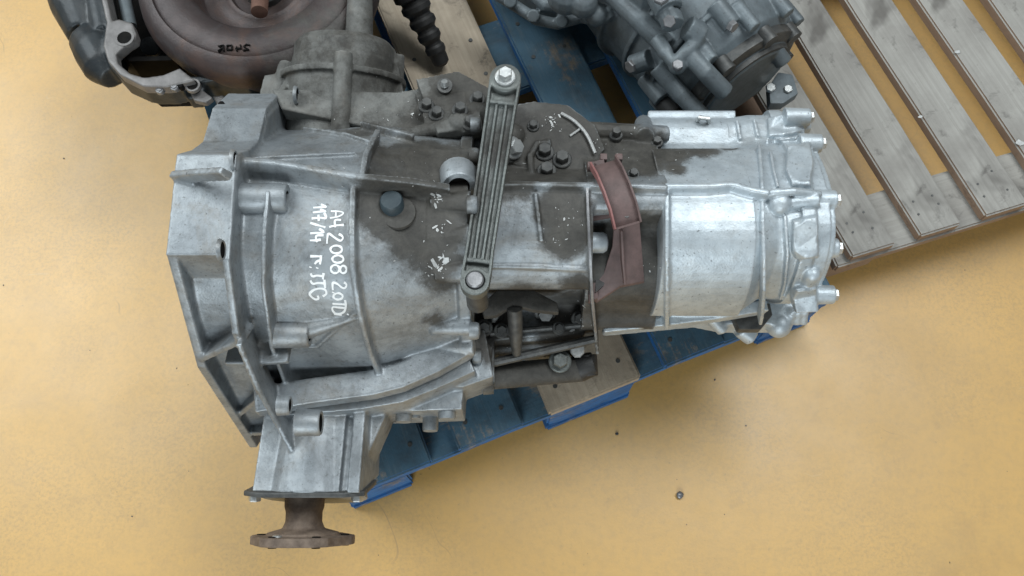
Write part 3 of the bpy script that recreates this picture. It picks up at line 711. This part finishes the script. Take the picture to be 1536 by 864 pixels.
# ---------------------------------------------------------------- brace arm
zA = .512
t0, t1 = P(758, 124, zA - .012), P(713, 425, zA - .004)
ad = (t1 - t0).normalized(); aw = ad.cross(Vector((0, 0, 1))).normalized(); an = aw.cross(ad).normalized()
if an.z < 0: an = -an
L = (t1 - t0).length
def armpt(s, w, h=0.): return t0 + ad * s + aw * w + an * h
ol = []
for k in range(13): t = math.pi * k / 12; ol.append((-.0185 * math.sin(t), .0185 * math.cos(t)))
ol += [(.02, -.0180), (.045, -.0172), (L * .5, -.0160), (L - .04, -.0150), (L - .012, -.0158)]
for k in range(1, 12): t = math.pi * k / 12; ol.append((L + .0158 * math.sin(t), -.0158 * math.cos(t)))
ol += [(L - .012, .0158), (L - .04, .0150), (L * .5, .0160), (.045, .0172), (.02, .0180)]
plate = MB(); plate.prism([armpt(s, w, -.006) for s, w in ol], an * .0065)
rim = [armpt(s, w * .93, 0) for s, w in ol]; 
plate.strip(rim + [rim[0], rim[1]], an, .0036, .0095, sink=.003, taper=.85)
for w in (-.0052, .0052):
    plate.strip([armpt(.036, w * 1.06), armpt(L * .5, w), armpt(L - .026, w * .86)], an, .0038, .0090, sink=.003, taper=.8)
for s in (.032, L - .024):
    plate.strip([armpt(s, -.014), armpt(s, .014)], an, .006, .0080, sink=.003)
plate.lathe(t0 - an * .006, an, [(.0185, 0), (.0185, .0145), (.0155, .016)], 28)
plate.lathe(t1 - an * .010, an, [(.0155, 0), (.0155, .0195), (.0105, .0195), (.0105, .014)], 28)
ARM = casting('brace_arm', plate, M['arm'], GB, .0009, 1, hit=False)
bolt(ARM, t0 + an * .0115, an, .0086, .009, 'steel', True)
b = MB(); b.lathe(t1 - an * .004, an, [(.0095, 0), (.0095, .016), (.008, .0175)], 22); build('sleeve', b, M['mach'], ARM)
for q, z in ((t0, .40), (t1, .44)):
    b = MB(); b.cyl(q - an * .005, Vector((q.x, q.y, z)), .011, .013, 16); build('spacer', b, M['dark_steel'], ARM)

# ---------------------------------------------------------------- red plastic bracket
rb = MB()
path = [P(905, 246, .478), P(915, 262, .487), P(925, 285, .490), P(934, 310, .487), P(941, 338, .478)]
nn = [Vector((-.1, .35, 1)), Vector((-.1, .2, 1)), Vector((-.05, 0, 1)), Vector((0, -.25, 1)), Vector((0, -.4, 1))]
rb.strip(path, nn, .031, .0015, sink=.0022, taper=1)
side = (path[-1] - path[0]).cross(Vector((0, 0, 1))).normalized()
low = [(922, 318, .458), (958, 326, .452), (966, 425, .400), (930, 432, .402), (895, 455, .385), (882, 450, .385), (884, 432, .39), (905, 412, .405), (918, 372, .432)]
pts = [P(*q) for q in low]; rb.prism(pts, (0, .001, .005))
rb.prism([P(885, 322, .452), P(922, 315, .458), P(924, 326, .456), P(885, 333, .450)], (0, 0, .004))
rb.prism([P(884, 246, .47), P(905, 240, .476), P(928, 330, .474), P(915, 300, .472), P(902, 275, .472)], (0, 0, .004))
rb.strip([P(932, 345, .456), P(934, 390, .432), P(937, 425, .410)], Vector((0, -.4, 1)), .004, .005)
for x in (886, 905, 928): rb.obox(P(x, 238 if x > 900 else 250, .474), (.004, 0, 0), (0, .004, 0), (0, 0, .006))
rb.prism([P(882, 430, .39), P(894, 428, .392), P(896, 452, .388), P(882, 456, .386)], (0, 0, .012))
RBK = build('plastic_bracket', rb, M['red_plastic'], GB, bevel=.0009)
RBK['label'] = 'faded red plastic bracket clipped over the case'
for s in (-1, 1):
    e = MB(); e.strip([p + side * s * .0155 for p in path], nn, .0028, .0085, sink=.003); build('bracket_edge', e, M['pink_edge'] if s > 0 else M['red_plastic'], RBK)
e = MB(); e.strip([path[-1] + side * .0155, path[-1] - side * .0155], nn[-1], .003, .007, sink=.003); build('bracket_edge', e, M['red_plastic'], RBK)
e = MB(); e.cyl(path[-1] + Vector((-.001, .010, .000)), path[-1] + Vector((-.001, .010, .006)), .004, .003, 10); build('bracket_pin', e, M['dark_steel'], RBK)

# rear cover bolts, little items below the rear
for px, py, z in [(1240, 215, .422), (1262, 300, .452), (1265, 372, .424), (1259, 442, .375), (1222, 176, .398)]:
    bolt(EC, P(px, py, z) + Vector((-.005, 0, 0)), XA, .0078, .0060, 'steel', False, 'cover_bolt')
lo = MB()
lo.prism([P(x, y, .22) for x, y in [(900, 498), (1040, 478), (1150, 466), (1205, 462), (1205, 478), (1160, 500), (1080, 500), (1040, 492), (905, 505)]], (0, 0, .045))
lo.cyl(P(1110, 492, .235), P(1128, 506, .225), .013, .013, 14); lo.ball(P(1168, 488, .25), .018); lo.cyl(P(1062, 470, .27), P(1085, 495, .25), .010, .010, 12)
for x in (1188, 1198, 1208): lo.cyl(P(x, 466, .27), P(x - 2, 486, .25), .005, .005, 10)
LO = casting('oil_sump', lo, M['alu_rear'], GB, .0024, 3)
cn = MB(); cn.prism([P(x, y, .272) for x, y in [(1090, 468), (1150, 460), (1154, 478), (1136, 500), (1104, 500)]], (0, 0, .018)); build('plug_connector', cn, M['dark_steel'], LO, bevel=.003)
wr = MB(); wr.tube([P(1042, 186, .375), P(1050, 176, .40), P(1062, 178, .40), P(1064, 190, .375)], .003, 10); build('wire_clip', wr, M['steel'], GB)

# ---------------------------------------------------------------- handwriting (white marker strokes on the bell)
def zz(pts): return [(420 + x / 3.6, 260 + y / 3.6) for x, y in pts]
def el(cx, cy, rx, ry, a0=0, a1=360, n=16): return [(cx + rx * math.cos(math.radians(a0 + (a1 - a0) * i / n)), cy + ry * math.sin(math.radians(a0 + (a1 - a0) * i / n))) for i in range(n + 1)]
TXT = [[(275, 205), (318, 206), (343, 214), (320, 232), (270, 242)], [(302, 208), (302, 234)],
       [(330, 252), (298, 254), (299, 292)], [(345, 279), (300, 282), (266, 290)],
       [(318, 328), (335, 338), (340, 352), (326, 364), (302, 352), (264, 326), (256, 350), (254, 380)],
       el(304, 411, 31, 21, 80, 450), el(313, 463, 30, 20, 80, 450),
       el(342, 519, 17, 20, 200, 560), el(298, 517, 23, 22, 0, 360),
       [(346, 588), (360, 600), (352, 618), (334, 616), (312, 598), (288, 590), (284, 608), (286, 630)], [(288, 640), (286, 645)],
       el(314, 664, 25, 17, 80, 450), [(352, 684), (356, 708), (354, 734)], [(354, 708), (318, 706), (284, 704)],
       [(352, 726), (318, 724), (286, 722), (284, 738), (300, 756), (330, 756), (348, 744), (352, 728)],
       [(334, 764), (308, 760), (292, 758)], [(368, 758), (366, 764)],
       [(222, 168), (250, 182), (214, 184), (180, 186)], [(218, 196), (248, 206), (212, 208), (178, 212)],
       [(240, 214), (248, 242), (212, 240), (172, 244)], [(208, 224), (210, 258)], [(164, 268), (204, 280), (246, 292)],
       [(212, 300), (236, 318), (200, 322), (164, 324)], [(236, 334), (196, 338), (200, 372)], [(222, 358), (192, 362), (162, 362)],
       [(164, 448), (200, 448), (226, 450)], [(222, 442), (220, 466), (216, 492)], [(218, 470), (200, 476), (188, 490)], [(166, 504), (164, 510)], [(202, 508), (200, 514)],
       [(236, 538), (232, 572)], [(236, 556), (200, 552), (176, 556), (166, 540)], [(240, 574), (244, 620)], [(240, 594), (206, 592), (178, 596), (164, 578)],
       [(232, 664), (250, 650), (244, 628), (214, 622), (182, 630), (162, 648), (168, 664), (190, 680), (208, 676), (204, 660)]]
hw = MB()
for k, st_ in enumerate(TXT):
    q = catmull([(x, y, 0) for x, y in zz(st_)], 4, False) if len(st_) > 2 else [Vector((x, y, 0)) for x, y in zz(st_)]
    pts, ns = [], []
    for v in dens([(a.x, a.y) for a in q], 1.5):
        loc, nr = hit(v[0], v[1]); pts.append(loc); ns.append(nr)
    ns = [sum((ns[max(0, min(len(ns) - 1, i + d))] for d in range(-4, 5)), Vector()).normalized() for i in range(len(ns))]
    ww = .0021 if k < 2 else (.0029 if k < 19 else .0031)
    ph = random.uniform(0, 6)
    hw.strip(pts, ns, [ww * (.92 + .22 * math.sin(ph + i * .45) * math.sin(i * .13 + ph)) for i in range(len(pts))], .0006, sink=.001, taper=.8)
build('handwriting', hw, M['white'], BELL)

# flakes lying in the grease
def flakes(parent, spots, name='pale_flakes'):
    b = MB()
    for px, py, sp, n, s in spots:
        for _ in range(n):
            x, y = random.gauss(px, sp), random.gauss(py, sp); p, nr = hit(x, y)
            if p.z < .16 or abs(p.z - .45) < 1e-5: continue
            t = nr.orthogonal().normalized(); t.rotate(Matrix.Rotation(random.uniform(0, 6.3), 3, nr)); w = nr.cross(t); a = s * min(3.2, random.lognormvariate(-.35, .65)); c_ = a * random.uniform(.18, .6)
            poly = [p + nr * .0002 + t * a * random.uniform(.6, 1.1) * math.cos(k * 1.26) + w * c_ * random.uniform(.6, 1.1) * math.sin(k * 1.26) for k in range(5)]
            b.prism(poly, nr * .0006)
    o = build(name, b, M['chip'], parent); o['kind'] = 'stuff'; return o
flakes(GC, [(828, 185, 9, 22, .0016), (850, 330, 14, 16, .0016), (835, 365, 16, 12, .0014), (800, 490, 30, 30, .0015), (865, 475, 14, 16, .002), (850, 490, 20, 10, .0014), (905, 225, 20, 14, .0013), (980, 395, 10, 10, .0016), (940, 215, 25, 10, .0012), (760, 265, 20, 10, .0012), (780, 200, 20, 8, .0012)])
flakes(BELL, [(656, 300, 5, 14, .0034), (664, 345, 6, 10, .0028), (656, 398, 8, 26, .0036), (640, 250, 25, 10, .0012), (560, 180, 50, 24, .0011), (625, 165, 10, 12, .0014), (600, 360, 40, 14, .0009)])
flakes(REAR, [(1040, 222, 25, 14, .0010)])
#=====OTHERS
# ---------------------------------------------------------------- gearbox with torque converter
tc = P(383, -52, .40)
AG = empty('automatic_gearbox', (tc.x, tc.y, .144))
tag(AG, 'black oily automatic gearbox with a brown torque converter in its open bell', 'gearbox')
zt = .385
def PT(l, z): return [P(x, y, z) for x, y in l]
fo = [(206, 46), (186, 40), (168, 46), (163, 79), (170, 103), (188, 123), (222, 140), (256, 141), (299, 131)]
fi = [(212, 62), (210, 70), (198, 78), (182, 92), (185, 106), (203, 121), (224, 127), (252, 123), (276, 113)]
bw = MB()
# outer wall of the open bell, rounded lumps outside it
bw.strip(PT([(150, -60), (158, 0), (168, 46), (166, 79), (173, 101), (190, 120), (222, 134), (256, 135), (290, 127), (330, 122), (372, 128), (420, 100), (480, 40)], zt - .03), Vector((0, 0, 1)), .012, .012, sink=.030, taper=.9)
bw.tube(PT([(128, 56), (146, 74), (160, 100), (172, 116)], .335), [.026, .034, .032, .020], 16)
bw.tube(PT([(108, -40), (120, 10), (134, 52)], .33), [.045, .040, .030], 16)
bw.tube(PT([(140, -30), (150, 10), (158, 50)], .35), .018, 12)
bw.prism(PT([(112, -60), (160, -60), (168, 50), (140, 60), (116, 20)], .28), (0, 0, .05))
bw.prism(PT([(272, 120), (300, 131), (318, 146), (312, 160), (291, 164), (284, 150)], .33), (0, 0, .028))
bw.prism(PT([(300, 108), (410, 92), (405, 135), (350, 152), (318, 148)], .25), (0, 0, .045))
for q in [[(330, 112), (336, 148)], [(372, 106), (378, 140)]]: bw.strip(PT(q, .30), Vector((0, 0, 1)), .010, .010, sink=.03)
AGB = casting('converter_bell', bw, M['black_cast'], AG, .0026, 3)
b = MB(); b.prism(PT([(150, -120), (168, 40), (180, 110), (222, 132), (290, 124), (420, 98), (520, 20), (520, -160)], .215), (0, 0, .03)); build('bell_shade_floor', b, M['hole'], AG)  # near-black sheet painting the shade inside the open bell
fl = MB(); fl.prism(PT(fo + fi[::-1], zt - .016), (0, 0, .018))
fl.strip(PT([(146, -60), (156, -10), (165, 30), (170, 46)], zt - .004), Vector((0, 0, 1)), .010, .006, sink=.02)
fl.prism(PT([(284, 134), (306, 140), (322, 152), (312, 160), (294, 156)], zt - .03), (0, 0, .010))
fl.prism(PT([(322, 150), (338, 148), (344, 160), (330, 164)], zt - .05), (0, 0, .010))
AF = casting('mounting_face', fl, M['mach_dark'], AG, .0016, 1)
for px, py, r in ((187, 57, .0098), (289, 128, .0075), (270, 127, .0038), (332, 156, .004)):
    b = MB(); q = hit(px, py)[0]; b.lathe(q - Vector((0, 0, .01)), (0, 0, 1), [(r, 0), (r, .0105), (r * .7, .0106)], 24); build('bore', b, M['hole'], AF)  # near-black discs on the face, painting the shade of drilled holes
    if r > .007:
        b = MB(); b.ringl(q - Vector((0, 0, .004)), (0, 0, 1), [(r, 0), (r, .0052), (r * 1.35, .0052), (r * 1.4, 0)], 24); build('bore_rim', b, M['mach_dark'], AF)
for px, py in [(240, 135), (262, 131)]:
    bolt(AF, hit(px, py)[0], (0, 0, 1), .0040, .002, 'mach', True, 'face_bolt')
hc = MB(); hc.tube(PT([(182, -30), (188, 5), (196, 40)], zt - .03), .009, 12); build('oil_pipe', hc, M['alu_blue'], AGB, grease=True)
hc = MB(); hc.lathe(P(228, 72, .30), (.2, -.4, 1), [(.014, 0), (.014, .012), (.010, .014)], 20); build('bearing_seat', hc, M['black_cast'], AGB, grease=True)
b = MB(); b.lathe(Vector((tc.x, tc.y, .1445)), (0, 0, 1), [(.11, 0), (.125, .03), (.135, .072)], 40); build('gear_case', b, M['black_cast'], AG, grease=True)
b = MB(); b.strip(PT([(158, 20), (176, 90), (222, 124), (284, 122)], .30), Vector((0, 0, 1)), .010, .06, sink=.06); build('bell_shade_wall', b, M['hole'], AG)  # near-black strip, shade of the bell interior put into its colour
cv = MB()
cv.lathe(Vector((tc.x, tc.y, .40)), (0, 0, 1), [(.150, -.10), (.168, -.05), (.172, -.03), (.168, -.012), (.158, -.002), (.148, .001), (.146, -.002), (.142, .001), (.122, .004), (.104, .001), (.097, -.008), (.092, -.030), (.088, -.046), (.086, -.048), (.060, -.050), (.056, -.046), (.050, -.045), (.046, -.052), (.030, -.054)], 96)
CV = build('torque_converter', cv, M['converter'], AG, ang=50, grease=True)
hb = MB(); hb.lathe(Vector((tc.x, tc.y, .345)), (0, 0, 1), [(.030, -.01), (.030, .012), (.026, .016), (.016, .016)], 32); build('hub', hb, M['dark_steel'], CV)
pn = MB(); pn.tube([Vector((tc.x, tc.y, .35)), Vector((tc.x + .002, tc.y - .012, .375)), P(389, 18, .385)], [.0125, .0125, .0115], 16); build('rusty_spigot', pn, M['orange_rust'], CV)
# stamped number on the rim: dark strokes
NUM = [[(0, 1), (.5, 1.2), (.9, .8), (.2, .1), (1, 0)], [(1.4, 1.2), (1.3, .4), (2.1, .4)], [(1.9, .8), (1.9, -.1)], [(2.6, .2), (2.6, 1.1), (3.3, 1.1), (3.3, .2), (2.6, .2)], [(3.8, 0), (3.8, 1.2), (4.5, 1.0), (3.9, .6), (4.6, 0)]]
nm = MB()
for s_ in NUM:
    pts = [P(*((375 - x * 10.5), 74 - y * 7 + .06 * (x * 5) + 1), .4035) for x, y in s_]
    nm.strip(pts, Vector((0, 0, 1)), .0022, .0012, sink=.004)
build('stamped_number', nm, M['hole'], CV)
rr = MB()
for px, py in [(388, 106), (398, 101), (404, 110), (410, 96)]: rr.ball(P(px, py, .335), .010)
casting('rusty_lump', rr, M['rust'], AG, .003, 2, hit=False)

# ---------------------------------------------------------------- ridged rubber boot
bt0 = P(598, -45, .27); bt1 = P(655, 78, .175); RB0 = empty('rubber_boot', (bt1.x, bt1.y, .144))
tag(RB0, 'black ridged rubber boot with a tapered tip lying over the bare plank', 'rubber boot')
d = bt1 - bt0; Lb = d.length; prof = [(.022, 0), (.028, .02), (.028, .045)]
for k in range(4):
    s = .05 + k * .024; r = .0245 - k * .0026; prof += [(r * .84, s), (r * .84, s + .004), (r, s + .008), (r, s + .016), (r * .86, s + .02)]
prof += [(.014, .150), (.013, .158), (.007, .163), (.006, Lb - .006), (.005, Lb)]
m_ = MB(); m_.lathe(bt0, d, prof, 26); build('bellows', m_, M['black'], RB0, ang=30)
m_ = MB(); m_.lathe(bt0 + d.normalized() * .012, d, [(.028, 0), (.0295, .001), (.0295, .008), (.028, .009)], 28); build('clamp_band', m_, M['dark_steel'], RB0)
m_ = MB(); m_.lathe(bt1 - d.normalized() * .003, d, [(.007, -.012), (.0085, -.004), (.007, .002), (.004, .003)], 16); build('tip', m_, M['black'], RB0)

# ---------------------------------------------------------------- dark gearbox at the back
TG0 = P(1000, 20, .27)
TG = empty('dark_gearbox', (TG0.x, TG0.y, .144))
tag(TG, 'dark blue-grey gearbox with bare rod-like ribs, standing near the empty slatted pallet', 'gearbox')
A0, A1 = P(905, -130, .275), P(1120, 130, .262)
dA = (A1 - A0); LA = dA.length; dA.normalize(); side = dA.cross(Vector((0, 0, 1))).normalized(); upv = side.cross(dA)
tb = MB()
def ringT(s, r, sy=1., sz=1., dz=0.): return [A0 + dA * s + side * (r * sy * math.cos(t)) + upv * (r * sz * math.sin(t) + dz) for t in [2 * math.pi * k / 48 for k in range(48)]]
tb.loft([ringT(0, .124), ringT(LA * .45, .128), ringT(LA * .50, .123), ringT(LA * .80, .116), ringT(LA * .90, .106), ringT(LA * .96, .085), ringT(LA, .07)])
tb.prism(PT([(905, 26), (925, 32), (951, 66), (948, 100), (975, 118), (1000, 80), (980, 0), (930, -60), (860, -60), (865, 0)], .235), (0, 0, .055))
def rod(l, z, r): 
    zs = z if isinstance(z, (list, tuple)) else [z] * len(l)
    tb.tube([P(x, y, q - .009) for (x, y), q in zip(l, zs)], r * 1.08, 14)
rod([(1030, 78), (1058, 108), (1088, 139)], [.365, .36, .335], .0125)
rod([(985, 100), (1020, 140), (1058, 180)], [.33, .315, .29], .012)
rod([(967, 116), (980, 133), (994, 150)], .27, .013)
rod([(985, 58), (998, 78), (1010, 95), (1030, 78), (1052, 54)], [.36, .362, .36, .37, .378], .010)
rod([(1030, 40), (1052, 54)], [.385, .375], .016)
rod([(1072, 5), (1086, 22), (1098, 38)], [.395, .39, .385], .0125)
rod([(1140, 46), (1158, 70), (1176, 95)], [.34, .325, .31], .012)
rod([(948, 98), (975, 88)], [.30, .32], .014)
rod([(990, -10), (1004, 16)], .40, .019)
rod([(1004, 22), (1010, 38)], .395, .015)
rod([(1110, -20), (1140, 20), (1150, 40)], [.37, .35, .34], .016)
rod([(900, -30), (960, 30), (1000, 70)], [.355, .352, .345], .014)
tb.ball(P(1016, 98, .35), .013)
tb.prism(PT([(940, -40), (990, -40), (1000, 0), (960, 20), (935, 0)], .35), (0, 0, .04))
for px, py, z, r in [(875, 5, .33, .022), (895, 22, .31, .018), (850, -8, .33, .03), (1150, 30, .31, .02)]: tb.ball(P(px, py, z), r)
pan = [(725, -20), (752, -4), (778, 12), (806, 30), (836, 36), (872, 26), (915, 34), (940, -60), (725, -80)]
tb.prism(PT(pan, .19), (0, 0, .075)); tb.tube(PT(pan[:7], .268), .009, 10); tb.tube(PT([(790, -20), (820, 8), (850, 12), (880, 0)], .275), .012, 10)
for x, y in [(765, 2), (800, 24), (842, 32), (880, 26)]: tb.cyl(P(x, y, .24), P(x, y, .286), .011, .010, 14)
for sR, rr_ in ((.47, .134), (.62, .126), (.78, .122)):
    tb.loft([ringT(LA * sR - .004, rr_), ringT(LA * sR + .004, rr_)])
for k in range(10):
    t = 2 * math.pi * k / 10 + .3; q = A0 + dA * (LA * .80) + side * (.116 * math.cos(t)) + upv * (.116 * math.sin(t)); tb.cyl(q, q + dA * .045, .011, .010, 14)
for k in range(14):
    t = math.pi * (.1 + .8 * k / 13); q = A0 + dA * (LA * .47 - .012) + side * (.130 * math.cos(t)) + upv * (.130 * math.sin(t)); tb.cyl(q, q + dA * .024, .0085, .0085, 12)
TGB = casting('gear_housing', tb, M['alu_blue'], TG, .0019, 2)
ef = MB(); ef.lathe(A1 - dA * .035, dA, [(.094, 0), (.098, .006), (.098, .020), (.090, .024), (.080, .024), (.078, .032), (.050, .034), (.048, .020), (.02, .020)], 48)
for k in range(8):
    t = 2 * math.pi * k / 8 + .2; c_ = A1 + (side * math.cos(t) + upv * math.sin(t)) * .094 - dA * .03
    ef.cyl(c_, c_ + dA * .022, .012, .012, 14)
EF = build('output_collar', ef, M['dark_steel'], TG, ang=40)
for px, py, z, r, ax in [(1098, 39, .387, .0085, (.55, -.7, .2)), (1016, 99, .362, .008, (0, 0, 1)), (947, 99, .300, .010, (-.7, -.6, .2)), (1148, 38, .335, .008, (.6, -.6, .3)), (992, -4, .42, .011, (-.3, -.2, 1)), (1004, 32, .40, .009, (-.2, -.6, .8))]:
    bolt(TGB, P(px, py, z), ax, r, .008, 'mach', False, 'case_bolt')
sn = MB(); sn.tube(PT([(985, 140), (998, 156), (1012, 170)], .25), [.014, .016, .012], 14); build('sensor_plug', sn, M['black'], TG)
sn = MB(); sn.tube(PT([(1012, 166), (1024, 178), (1034, 186)], .245), .008, 12); build('brass_pipe', sn, M['rust'], TG)
ly = MB(); ly.prism(PT([(1148, 140), (1162, 118), (1184, 122), (1192, 150), (1170, 165), (1150, 165)], .20), (0, 0, .02)); LV = build('flange_lug', ly, M['alu_blue'], TG, bevel=.003, grease=True)
bolt(LV, P(1156, 132, .222), (0, 0, 1), .008, .006, 'steel', False); bolt(LV, P(1182, 134, .222), (0, 0, 1), .007, .006, 'steel', False)

# ---------------------------------------------------------------- loose bits on the floor
def grit(px, py, r, m, name, label, cat):
    p = P(px, py, 0); b = bmesh.new(); bmesh.ops.create_icosphere(b, subdivisions=2, radius=r)
    for v in b.verts: v.co *= random.uniform(.75, 1.1); v.co.z *= .6
    lo = min(v.co.z for v in b.verts)
    for v in b.verts: v.co.z -= lo
    me = bpy.data.meshes.new(name); b.to_mesh(me); b.free(); smooth(me, 60)
    o = link(name, me, m); o.location = (p.x, p.y, 0.0); tag(o, label, cat); return o
grit(1019, 743, .0062, M['mach'], 'pebble', 'small blue-grey pebble alone on the open floor', 'pebble')
grit(925, 651, .0028, M['dark_steel'], 'crumb', 'tiny dark crumb of dirt on the floor off the pallet edge', 'crumb')
grit(1072, 570, .0016, M['dark_steel'], 'crumb', 'very small dark speck on the floor right beside the blue pallet', 'crumb')
grit(96, 238, .0014, M['dark_steel'], 'crumb', 'faint dark speck on the pale floor beside the bell housing', 'crumb')
sc0 = P(253, 148, .0); s = MB(); ax = Vector((.7, .7, 0)); c_ = sc0 + Vector((0, 0, .0035))
s.lathe(c_ - ax.normalized() * .008, ax, [(.0022, 0), (.0022, .011)], 10); s.hexa(c_ + ax.normalized() * .002, ax, .0035, .004)
me = s.mesh('small_screw', (sc0.x, sc0.y, 0)); smooth(me, 30); o = link('small_screw', me, M['dark_steel']); o.location = (sc0.x, sc0.y, 0)
tag(o, 'tiny dark screw lying on the pale floor below the torque converter', 'screw')

gr = MB()
for _ in range(80):
    x, y = random.uniform(-1.0, 1.2), random.uniform(-.15, 1.3); r = random.choice([.0005, .0006, .0008, .0011]); t = random.uniform(0, 6.3); ex = Vector((math.cos(t), math.sin(t), 0)); ey = Vector((-ex.y, ex.x, 0)); k = random.choice([.5, .8, 1, .25])
    gr.prism([Vector((x, y, .0002)) + ex * r * 1.3 * math.cos(a) + ey * r * k * math.sin(a) for a in (0, 1.3, 2.6, 3.9, 5.1)], (0, 0, r * .7))
tag(build('floor_grit', gr, M['dark_steel']), 'fine dark grit scattered over the ochre floor', 'grit', kind='stuff')
